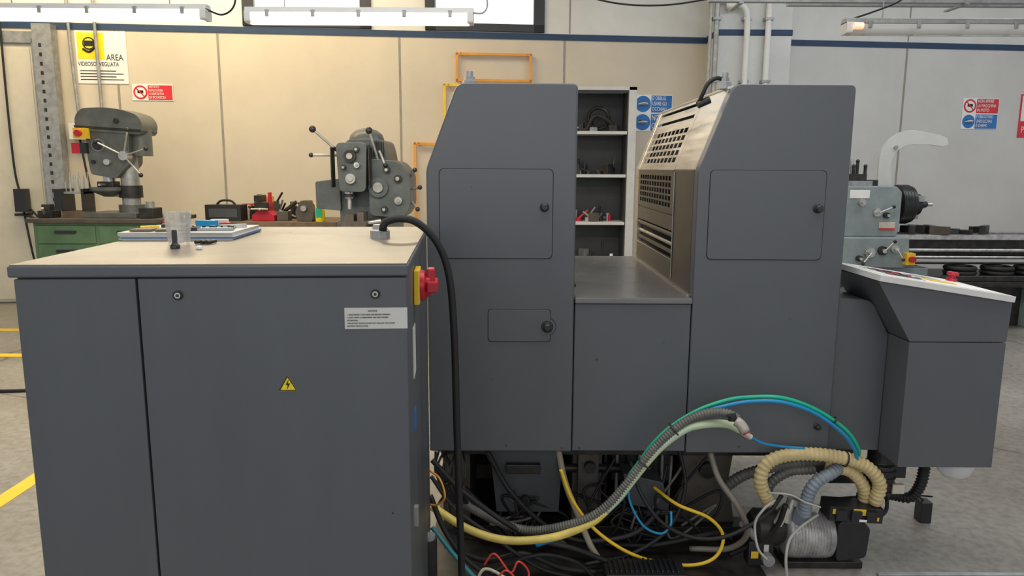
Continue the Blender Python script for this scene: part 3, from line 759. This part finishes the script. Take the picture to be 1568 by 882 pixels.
# ------------------------------------------------------------ green bench and pillar drill
b = B()
b.box(-4.62, -3.4, 7.05, 7.75, .08, 1.06, BENCHG); b.box(-4.66, -3.36, 7.0, 7.8, 1.06, 1.10, mat('bench_top_oily', (.08, .068, .055), .5, var=.3))
b.box(-4.58, -3.44, 7.1, 7.7, 0, .08, BLACKP)
for i in range(5):
    z = .12+i*.185
    for x in (-4.58, -3.98):
        b.box(x, x+.56, 7.035, 7.05, z, z+.17, BENCHG); b.box(x+.18, x+.38, 7.01, 7.035, z+.10, z+.125, BLACKP)
b.done('tool_cabinet', bevel=.005)
dr = group('drill_press', (-3.82, 7.38, 1.10))
b = B()
b.prism(rpoly([(-.36, 0), (.16, 0), (.16, .05), (-.36, .05)], .01), -.25, .2, MGREEN)
b.cyl((0, 0, .04), (0, 0, .92), .085, GALV, n=28)
b.cyl((0, 0, .05), (0, 0, .12), .12, MGREEN, n=28)
b.box(-.13, .0, -.06, .06, .2, .3, MGREEN); b.cyl((0, 0, .19), (0, 0, .31), .11, DARKM, n=28)
b.rev((-.2, -.03, .26), (0, 0, 1), [(.05, -.06), (.17, 0), (.17, .035)], MGREEN, 28)
b.box(-.28, -.12, -.1, .04, .295, .35, DARKM); b.cyl((-.2, -.1, .32), (-.2, -.2, .32), .012, ALU)
b.done('column_and_table', dr, .006)
b = B()
b.prism(rpoly([(-.40, .84), (.22, .80), (.25, .90), (.20, .99), (.05, 1.04), (-.12, 1.06), (-.34, 1.05), (-.41, .96)], [.03, .03, .06, .06, .08, .08, .06, .06], 6), -.17, .15, MGREEN)
b.prism(rpoly([(-.41, .865), (.23, .825), (.232, .85), (-.415, .89)], .004), -.176, .156, DARKM)
b.prism(rpoly([(-.30, .42), (-.06, .38), (.08, .52), (.10, .84), (-.32, .84), (-.32, .58)], .03), -.15, .12, MGREEN)
b.cyl((-.19, -.03, .43), (-.19, -.03, .34), .055, ALU, n=20)
b.rev((-.19, -.03, .38), (0, 0, -1), [(.045, 0), (.045, .06), (.03, .09), (.01, .095)], DARKM, 20)
b.cyl((.14, .0, .6), (.14, 0, .86), .1, MGREEN, n=24)
b.done('head', dr, .02, 3)
b = B()
hub = Vector((.06, -.2, .60)); b.cyl((.06, -.12, .60), (.06, -.22, .60), .045, ALU)
for a in (70, 15, -45, 150):
    d = Vector((math.cos(math.radians(a)), -.25, math.sin(math.radians(a))))*.26
    b.cyl(hub, hub+d, .009, ALU, n=10); b.ball(hub+d, .022, BLACKP)
b.cyl((-.2, -.15, .7), (-.2, -.17, .7), .06, GALV); b.cyl((-.2, -.17, .7), (-.2, -.18, .7), .05, BLACKP)
b.cyl((-.12, -.15, .54), (-.12, -.19, .54), .03, ALU); b.cyl((-.26, -.15, .54), (-.26, -.18, .54), .018, BLACKP)
b.box(-.39, -.27, -.24, -.16, .76, .86, YELLOW); b.cyl((-.33, -.24, .81), (-.33, -.28, .81), .03, RED)
b.box(-.44, -.36, -.2, -.14, .62, .72, RED); b.box(-.36, -.3, -.2, -.14, .62, .72, BLACKP)
b.cyl((.0, -.17, .93), (.0, -.19, .93), .025, DARKM)
b.done('levers_and_controls', dr)
b = B()
b.box(-4.42, -4.2, 7.2, 7.4, 1.101, 1.16, WOOD); b.box(-4.42, -4.40, 7.2, 7.4, 1.16, 1.38, BLACKP); b.box(-4.22, -4.20, 7.2, 7.4, 1.16, 1.38, BLACKP); b.box(-4.42, -4.2, 7.22, 7.38, 1.33, 1.35, GALV)
for i in range(12): b.cyl((-4.39+.016*i, 7.25+.04*(i % 3), 1.35), (-4.39+.016*i, 7.25+.04*(i % 3), 1.45+.03*(i % 4)), .005, ALU, n=8)
b.done('drill_bit_rack')
b = B()
b.box(-4.60, -4.46, 7.1, 7.25, 1.101, 1.17, DARKM); b.box(-4.57, -4.49, 7.12, 7.2, 1.17, 1.23, DARKM); b.cyl((-4.53, 7.1, 1.14), (-4.50, 7.03, 1.2), .012, ALU)
b.done('machine_vise', bevel=.004)
b = B()
b.box(-3.62, -3.48, 7.1, 7.3, 1.101, 1.2, DARKM); b.cyl((-3.55, 7.2, 1.2), (-3.55, 7.2, 1.26), .04, GALV); b.done('steel_block', bevel=.006)

# ------------------------------------------------------------ workbench + clutter
b = B()
b.box(-3.3, -1.85, 7.7, 8.5, .97, 1.03, WOOD)
for x in (-3.25, -1.95):
    for y in (7.75, 8.4): b.box(x, x+.07, y, y+.07, 0, .97, BENCHG)
b.box(-3.2, -1.95, 7.78, 8.4, .2, .24, BENCHG); b.box(-3.2, -1.95, 7.74, 7.78, .85, .96, BENCHG)
b.done('workbench', bevel=.004)
b = B(); zz = 1.031
cols = [BLACKP, DARKM, GALV, CAST, RED, DARKM, MGREEN, BLACKP, ORANGE, TAPE]
for i in range(56):
    x = random.uniform(-3.2, -2.15); y = random.uniform(8.12, 8.4); hgt = random.uniform(.05, .2)*(1.4 if -3.0 < x < -2.7 else 1)
    if i % 3 == 0: b.cyl((x, y, zz), (x, y, zz+hgt), random.uniform(.02, .05), cols[i % 10], n=14)
    elif i % 3 == 1:
        M = Matrix.Translation((x, y, zz)) @ Matrix.Rotation(random.uniform(0, 3), 4, 'Z'); b.box(-.07, .07, -.03, .03, 0, hgt, cols[i % 10], M)
    else: b.cyl((x, y, zz+.02), (x+random.uniform(-.2, .2), y-.05, zz+.02+hgt), .012, cols[i % 10], n=8)
b.done('bench_tool_clutter', bevel=.003)
b = B()
b.prism(rpoly([(-.12, 0), (.12, 0), (.12, .06), (.06, .1), (.06, .2), (-.06, .2), (-.06, .1), (-.12, .06)], .01), -.1, .1, RED)
b.box(-.07, .07, -.16, -.1, .12, .2, DARKM); b.cyl((0, -.16, .13), (0, -.2, .13), .014, ALU); b.cyl((-.09, -.2, .13), (.09, -.2, .13), .008, ALU)
b.box(-.09, -.02, -.1, .1, .2, .27, DARKM); b.cyl((.05, 0, .2), (.05, 0, .3), .02, RED)
b.box(.14, .26, -.08, .06, 0, .10, CAST); b.cyl((.2, 0, .1), (.34, -.02, .2), .02, DARKM)
b.done('red_bench_vise', bevel=.005, loc=(-2.66, 7.92, 1.031))
b = B()
b.rev((-2.03, 7.75, 1.031), (0, 0, 1), [(.045, 0), (.05, .01), (.05, .17), (.04, .21), (.02, .24), (.02, .25)], YELS, 20)
b.rev((-2.03, 7.75, 1.281), (0, 0, 1), [(.022, 0), (.022, .03), (.01, .04)], RED, 14)
b.box(-2.06, -2.0, 7.696, 7.702, 1.08, 1.18, GREEN)
b.done('spray_bottle')
b = B()
b.prism(rpoly([(-.08, 0), (.08, 0), (.1, .1), (.04, .22), (-.04, .22), (-.1, .1)], .02), -.08, .08, CAST)
b.cyl((0, -.08, .14), (0, -.12, .14), .03, GALV); b.done('angle_plate', bevel=.005, loc=(-2.2, 7.84, 1.031))
b = B()
b.box(-.22, .16, -.1, .1, 0, .17, BLACKP); b.box(-.18, .12, -.102, -.1, .04, .13, PAINT2); b.tube([(-.13, 0, .17), (-.08, 0, .21), (.02, 0, .21), (.07, 0, .17)], .012, BLACK)
b.done('black_tool_case', bevel=.01, loc=(-3.04, 7.88, 1.031))

# ------------------------------------------------------------ milling machine
mg = group('milling_machine', (-1.40, 7.1, 0))
b = B()
b.prism(rpoly([(-.42, 0), (.42, 0), (.40, .12), (.27, .2), (.27, 1.1), (-.22, 1.1), (-.22, .2), (-.42, .12)], .02), -.35, .5, MBLUE)
b.prism(rpoly([(-.22, 1.05), (.27, 1.05), (.27, 1.45), (.22, 1.75), (.19, 1.86), (-.13, 1.86), (-.20, 1.75), (-.22, 1.45)], .05), -.2, .45, MBLUE)
b.rev((.0, .05, 1.84), (0, 0, 1), [(.17, 0), (.165, .03), (.15, .07), (.10, .11), (.03, .13), (.001, .13)], MGREEN, 24)
b.prism(rpoly([(-.43, 1.22), (-.2, 1.20), (-.2, 1.50), (-.43, 1.47)], .02), -.25, .15, MBLUE)
b.prism(rpoly([(.08, 1.16), (.40, 1.14), (.46, 1.25), (.46, 1.55), (.36, 1.66), (.08, 1.68)], .05), -.32, .1, MBLUE)
b.prism(rpoly([(-.17, 1.38), (.07, 1.38), (.09, 1.82), (-.19, 1.82)], .05), -.42, -.15, MBLUE)
for i in range(5): b.box(.11+i*.022, .12+i*.022, -.22, -.2, 1.7, 1.84, DARKM)
for x in (-.24, .10): b.box(x, x+.012, -.43, -.3, 1.42, 1.78, DARKM)
b.prism(rpoly([(-.35, .9), (.4, .9), (.4, .98), (-.35, .98)], .01), -.7, -.1, GALV)
b.box(-.25, .3, -.6, -.2, .6, .9, MBLUE)
b.done('casting', mg, .018, 3)
b = B()
b.cyl((-.10, -.32, 1.40), (-.10, -.32, 1.32), .045, ALU); b.cyl((-.10, -.32, 1.32), (-.10, -.32, 1.22), .02, ALU); b.cyl((-.1, -.32, 1.36), (-.1, -.32, 1.33), .06, DARKM)
for x, z, r, m in ((-.06, 1.70, .055, DARKM), (-.06, 1.50, .045, GALV), (.0, 1.62, .025, ALU), (.0, 1.76, .025, BLACKP), (-.12, 1.6, .022, BLACKP)):
    b.cyl((x, -.42, z), (x, -.455, z), r, m); b.cyl((x, -.455, z), (x, -.47, z), r*.5, GALV)
for x, z, r, m in ((.17, 1.42, .09, MBLUE), (.35, 1.5, .035, DARKM), (.35, 1.3, .035, GALV), (.22, 1.22, .03, BLACKP), (.25, 1.58, .03, DARKM)):
    b.cyl((x, -.32, z), (x, -.35, z), r, m); b.cyl((x, -.35, z), (x, -.37, z), r*.5, GALV)
for p, q in (((-.24, -.3, 1.78), (-.41, -.35, 1.94)), ((.18, -.3, 1.62), (.10, -.35, 1.93)), ((-.2, -.3, 1.71), (-.44, -.32, 1.71)), ((.18, -.3, 1.75), (.24, -.35, 1.62)), ((.44, -.2, 1.5), (.5, -.28, 1.58)), ((.44, -.2, 1.3), (.52, -.28, 1.22)), ((.44, -.2, 1.4), (.54, -.25, 1.42))):
    b.cyl(p, q, .012, GALV, n=10); b.ball(q, .032 if q[2] > 1.9 else .022, BLACKP)
b.cyl((-.24, -.3, 1.78), (-.15, -.25, 1.70), .016, DARKM)
b.box(-.14, .08, -.5, -.3, .98, 1.12, CAST); b.box(-.12, -.03, -.5, -.3, 1.12, 1.18, CAST); b.box(.0, .06, -.5, -.3, 1.12, 1.2, CAST)
b.cyl((.08, -.4, 1.1), (.2, -.4, 1.12), .02, ALU); b.torus((.42, -.4, .94), (1, 0, 0), .09, .014, ALU); b.torus((-.38, -.4, .94), (1, 0, 0), .09, .014, ALU)
b.cyl((.4, -.4, .94), (.44, -.4, .94), .03, ALU); b.cyl((-.35, -.4, .94), (-.4, -.4, .94), .03, ALU)
b.torus((.44, -.1, 1.45), (1, 0, 0), .11, .014, DARKM)
b.done('controls', mg)

# ------------------------------------------------------------ shelf cabinet
sg = group('storage_shelf', (0, 0, 0))
b = B(); sx0, sx1, sy0, sy1, sz = .30, 1.41, 8.55, 9.0, 2.52
b.box(sx0, sx0+.04, sy0, sy1, 0, sz, SHELFW); b.box(sx1-.09, sx1, sy0, sy1, 0, sz, SHELFW)
b.box(sx0+.04, sx0+.05, sy0+.03, sy1-.02, 0, sz-.04, SHELFIN); b.box(sx1-.10, sx1-.09, sy0+.03, sy1-.02, 0, sz-.04, SHELFIN)
b.box(sx0, sx1, sy0, sy1, sz-.04, sz, SHELFW); b.box(sx0+.04, sx1-.09, sy1-.03, sy1-.01, 0, sz-.04, SHELFIN)
b.box(sx0+.04, sx1-.09, sy0+.02, sy0+.03, sz-.07, sz-.04, SHELFIN)
for z in (1.99, 1.50, .95, .45, .08): b.box(sx0+.05, sx1-.10, sy0+.01, sy1-.03, z, z+.035, SHELFW)
b.done('frame', sg, .003)
b = B()
for z, n in ((2.025, 12), (1.535, 18), (.985, 20), (.485, 10)):
    for i in range(n):
        x = random.uniform(sx0+.35, sx1-.2); y = random.uniform(sy0+.08, sy1-.12); h = random.uniform(.03, .18 if z > .6 else .25)
        m = [DARKM, GALV, CAST, BLACKP, GALV, RED, PAPER, DARKM][(i*3+int(z*10)) % 8] if z < 1.2 else [DARKM, GALV, CAST, BLACKP, DARKM][i % 5]
        if i % 3 == 0: b.cyl((x, y, z), (x, y, z+h), random.uniform(.015, .04), m, n=12)
        elif i % 3 == 1: b.cyl((x, y, z+.03), (x+random.uniform(-.12, .12), y, z+.03+h), .014, m, n=8); b.cyl((x, y, z), (x, y, z+.04), .035, m, n=12)
        else:
            M = Matrix.Translation((x, y, z)) @ Matrix.Rotation(random.uniform(0, 3), 4, 'Z'); b.box(-.05, .05, -.04, .04, 0, h*.7, m, M)
b.torus((1.0, 8.75, 2.18), (.3, 1, .2), .12, .02, DARKM); b.tube([(.85, 8.7, 2.03), (.95, 8.68, 2.2), (1.1, 8.68, 2.15), (1.2, 8.7, 2.04)], .025, BLACK)
b.done('shelf_tools', sg, .003)

# ------------------------------------------------------------ metal lathe
lg = group('metal_lathe', (3.4, 7.4, 0))
b = B()
b.box(-.1, .85, 0, .7, 0, .62, LGREEN); b.box(1.9, 2.7, 0, .7, 0, .5, LGREEN)
b.box(-.12, 2.8, -.15, .85, .44, .50, DARKM); b.box(-.12, 2.8, -.15, -.12, .50, .56, DARKM)
b.box(.85, 1.9, .1, .6, 0, .42, DARKM)
b.prism(rpoly([(-.12, .93), (.50, .93), (.53, 1.0), (.53, 1.38), (.47, 1.44), (-.12, 1.44)], .02), .03, .62, LGREEN)
b.prism(rpoly([(-.12, .62), (.58, .62), (.62, .70), (.60, .93), (-.12, .93)], .02), -.05, .6, LGREEN)
b.done('headstock_and_base', lg, .012, 3)
b = B()
b.box(.5, 2.75, .1, .5, .70, .90, DARKM); b.box(.5, 2.75, .06, .16, .90, .95, ALU); b.box(.5, 2.75, .42, .54, .90, .95, ALU)
b.box(.5, 2.75, .07, .1, .78, .80, ALU)
b.cyl((.5, .0, .80), (2.75, 0, .80), .018, ALU); b.cyl((.5, 0, .73), (2.75, 0, .73), .014, ALU); b.cyl((.5, 0, .67), (2.75, 0, .67), .012, DARKM)
b.box(2.3, 2.65, .08, .54, .95, 1.28, LGREEN); b.cyl((2.3, .32, 1.25), (2.1, .32, 1.25), .04, ALU); b.cyl((2.65, .32, 1.25), (2.72, .32, 1.25), .1, ALU)
b.done('bed_and_tailstock', lg, .005)
b = B()
b.rev((.53, .26, 1.25), (1, 0, 0), [(.12, 0), (.12, .05), (.20, .055), (.20, .16), (.19, .17), (.19, .20), (.11, .21), (.11, .29), (.06, .30), (.03, .38), (.005, .40)], BLACKP, 36)
for i in range(4): b.torus((.60+i*.03, .26, 1.25), (1, 0, 0), .20, .004, DARKM, 36, 6)
for a in range(3):
    t = a*2.094+.5; d = Vector((0, math.cos(t), math.sin(t))); c = Vector((.76, .26, 1.25))+d*.12
    b.box(c.x-.03, c.x+.06, c.y-.03, c.y+.03, c.z-.03, c.z+.03, GALV)
b.cyl((.91, .26, 1.25), (.97, .26, 1.25), .018, ALU)
b.done('chuck', lg, .003)
b = B()
b.box(-.08, .28, .15, .5, 1.44, 1.49, GALV); b.box(0, .24, .2, .45, 1.49, 1.56, DARKM)
for i, x in enumerate((.0, .06, .12, .18, .24)):
    b.cyl((x, .25+.05*(i % 2), 1.55), (x, .25+.05*(i % 2), 1.63+.05*(i % 2)), .016, DARKM, n=10)
    b.ball((x, .25+.05*(i % 2), 1.64+.05*(i % 2)), .02, BLACKP)
b.cyl((.12, .3, 1.56), (.12, .3, 1.72), .014, ALU, n=10); b.box(.2, .36, .2, .3, 1.44, 1.5, DARKM)
b.done('tool_tray', lg, .003)
b = B()
for x, z, r, m in ((.12, 1.28, .035, ALU), (.28, 1.18, .04, ALU), (.38, 1.15, .03, BLACKP), (.2, .78, .05, ALU), (.33, .8, .045, DARKM), (.45, .82, .04, ALU), (.1, .72, .03, BLACKP)):
    y = .03 if z > .95 else -.05
    b.cyl((x, y, z), (x, y-.04, z), r, m); b.cyl((x, y-.04, z), (x, y-.07, z), r*.5, ALU)
for p, q in (((.28, -.05, 1.18), (.4, -.08, 1.24)), ((.2, -.12, .78), (.1, -.16, .68)), ((.33, -.12, .8), (.4, -.16, .9)), ((.45, -.12, .82), (.5, -.16, .72))):
    b.cyl(p, q, .009, ALU, n=8); b.ball(q, .018, BLACKP)
b.box(.55, .64, -.12, -.03, .66, .78, YELLOW); b.cyl((.6, -.12, .72), (.6, -.16, .72), .03, RED)
b.box(.0, .2, .024, .03, 1.32, 1.40, PAPER); b.box(.32, .48, .024, .03, 1.02, 1.08, TAPE); b.box(.32, .48, .02, .024, 1.0, 1.02, REDS)
b.done('controls', lg, .002)
b = B()
for i in range(16):
    x = .75+random.uniform(0, .85); M = Matrix.Translation((x, random.uniform(.1, .45), .951)) @ Matrix.Rotation(random.uniform(0, 3), 4, 'Z')
    b.box(-.09, .09, -.03, .03, 0, random.uniform(.02, .09), [DARKM, BLACKP, DARKM, CAST][i % 4], M)
b.done('bed_tools', lg, .003)
b = B()
for x in (1.18, 1.56, 1.9):
    for k in range(3): b.torus((x, .02, .53+k*.045), (0, 0, 1), .13, .024, BLACK)
b.done('rubber_rings', lg)
b = B()
GRD = mat('guard_plastic_pale', (.58, .58, .55), .3, var=.04)
def arc(cx, cz, R, a0, a1, n): return [(cx+R*math.cos(math.radians(a0+(a1-a0)*i/n)), cz+R*math.sin(math.radians(a0+(a1-a0)*i/n))) for i in range(n+1)]
outer = arc(.82, 1.70, .32, 185, 78, 14); innr = arc(.84, 1.66, .21, 80, 190, 14)
tail = [(1.12, 1.97), (1.20, 1.94), (1.22, 1.87), (1.16, 1.85), (1.02, 1.87)]
b.prism([(.50, 1.42)]+outer+tail+innr+[(.66, 1.42)], .50, .53, GRD)
b.cyl((.66, .48, 1.84), (.66, .55, 1.84), .02, GALV)
b.box(.44, .66, .50, .53, 1.34, 1.43, GRD)
b.done('chuck_guard', lg, .002)

# ------------------------------------------------------------ fluorescent fixtures
def fixture(name, x0, x1, y, z, lit):
    g = group(name, ((x0+x1)/2, y, z)); L = (x1-x0)/2
    b = B()
    b.prism(rpoly([(-.05, .02), (.05, .02), (.035, .055), (-.035, .055)], .006), -L, L, WHITEP if lit else GALV, axis='x')
    for x in (-L, L-.04): b.prism(rpoly([(-.055, -.045), (.055, -.045), (.055, .03), (-.055, .03)], .02), x, x+.04, WHITEP, axis='x')
    for i in range(5):
        x = -L+.15+i*(2*L-.3)/4; b.box(x-.012, x+.012, -.058, .058, -.01, .035, GALV)
    b.done('housing', g, .003)
    b = B()
    b.prism(rpoly([(-.05, .02), (.05, .02), (.05, -.02), (.03, -.05), (-.03, -.05), (-.05, -.02)], .015), -L+.03, L-.03, TUBEON if lit else TUBEOFF, axis='x')
    b.done('diffuser', g)
    b = B()
    for x in (-L+.25, L-.25): b.cyl((x, 0, .05), (x, 0, 4.7-z), .004, GALV, n=6)
    b.done('suspension_wires', g)
    if not lit:
        b = B(); b.cyl((-L+.04, -.056, -.0), (-L+.1, -.056, -.0), .022, emis('tube_end_glow', (1, .3, .06), 1.0)); b.done('tube_end', g)
    else:
        ld = D.lights.new(name+'_lamp', 'AREA'); ld.shape = 'RECTANGLE'; ld.size = 2*L; ld.size_y = .1; ld.energy = 45; ld.color = (1, .85, .58)
        lo = D.objects.new('lamp', ld); lo.location = (0, 0, -.06); link(lo, g)
    return g
fixture('fluorescent_light', -3.52, -1.99, 5.0, 2.585, True)
fixture('fluorescent_light.001', -1.743, -.26, 5.0, 2.57, True)
fixture('fluorescent_light.002', 2.16, 3.72, 5.0, 2.52, False)
b = B()
b.tube([(-2.0, 5.0, 2.61), (-1.9, 5.0, 2.58), (-1.82, 5.0, 2.64), (-1.8, 5, 2.8)], .006, BLACK)
b.tube([(-.28, 5.0, 2.60), (-.2, 5.0, 2.60), (-.17, 5.0, 2.66), (-.2, 5.0, 2.8)], .006, GALV)
b.tube([(.4, 5, 2.72), (.7, 5, 2.66), (1.0, 5, 2.655), (1.3, 5, 2.70), (1.6, 5, 2.76)], .006, BLACK)
b.tube([(2.2, 5, 2.57), (2.35, 5, 2.62), (2.5, 5, 2.68), (2.6, 5, 2.76)], .006, BLACK)
b.done('ceiling_cable')
b = B(); b.box(1.3, 5, 5.1, 5.15, 2.70, 2.73, GALV); b.box(1.9, 5, 5.3, 5.35, 2.72, 2.75, GALV)
for x in (1.5, 3, 4.5): b.cyl((x, 5.12, 2.73), (x, 5.12, 4.7), .005, GALV, n=6); b.box(x, x+.03, 5.1, 5.35, 2.69, 2.70, GALV)
b.done('cable_tray')

# ------------------------------------------------------------ lights / world
def area(name, loc, rot, sx, sy, e, col):
    ld = D.lights.new(name, 'AREA'); ld.shape = 'RECTANGLE'; ld.size = sx; ld.size_y = sy; ld.energy = e; ld.color = col
    o = D.objects.new(name, ld); o.location = loc; o.rotation_euler = rot; return link(o)
area('ceiling_fill_light', (0, 2.2, 4.6), (0, 0, 0), 6, 2.5, 160, (1, .98, .95))  # added overhead fill for the press; the ceiling has no opening here
area('ceiling_fill_light.001', (-3.6, 7.2, 4.5), (math.radians(25), 0, 0), 5, .8, 155, (1, .81, .50))  # added warm fill that brightens the left wall, no fixture of its own
area('ceiling_fill_light.002', (5.0, 6.3, 4.6), (0, 0, 0), 6, 1.5, 120, (.93, .97, 1))  # added cool fill for the right side, no opening above it
area('rear_fill_light', (0, -3.5, 2.8), (math.radians(88), 0, 0), 7, 2.6, 80, (.97, .98, 1))  # added fill from behind the camera, no gate modelled there
w = D.worlds.new('workshop_world'); S.world = w; w.use_nodes = True
w.node_tree.nodes['Background'].inputs['Color'].default_value = (.97, .98, 1, 1)
w.node_tree.nodes['Background'].inputs['Strength'].default_value = .60

# ------------------------------------------------------------ camera
cd = D.cameras.new('camera'); cd.lens = 25.71; cd.sensor_width = 36; cd.clip_start = .05
cam = D.objects.new('camera', cd); link(cam)
cam.matrix_world = Matrix.Translation((0, 0, 1.6)) @ Matrix.Rotation(math.radians(90-9.3), 4, 'X') @ Matrix.Rotation(math.radians(.3), 4, 'Z')
S.camera = cam
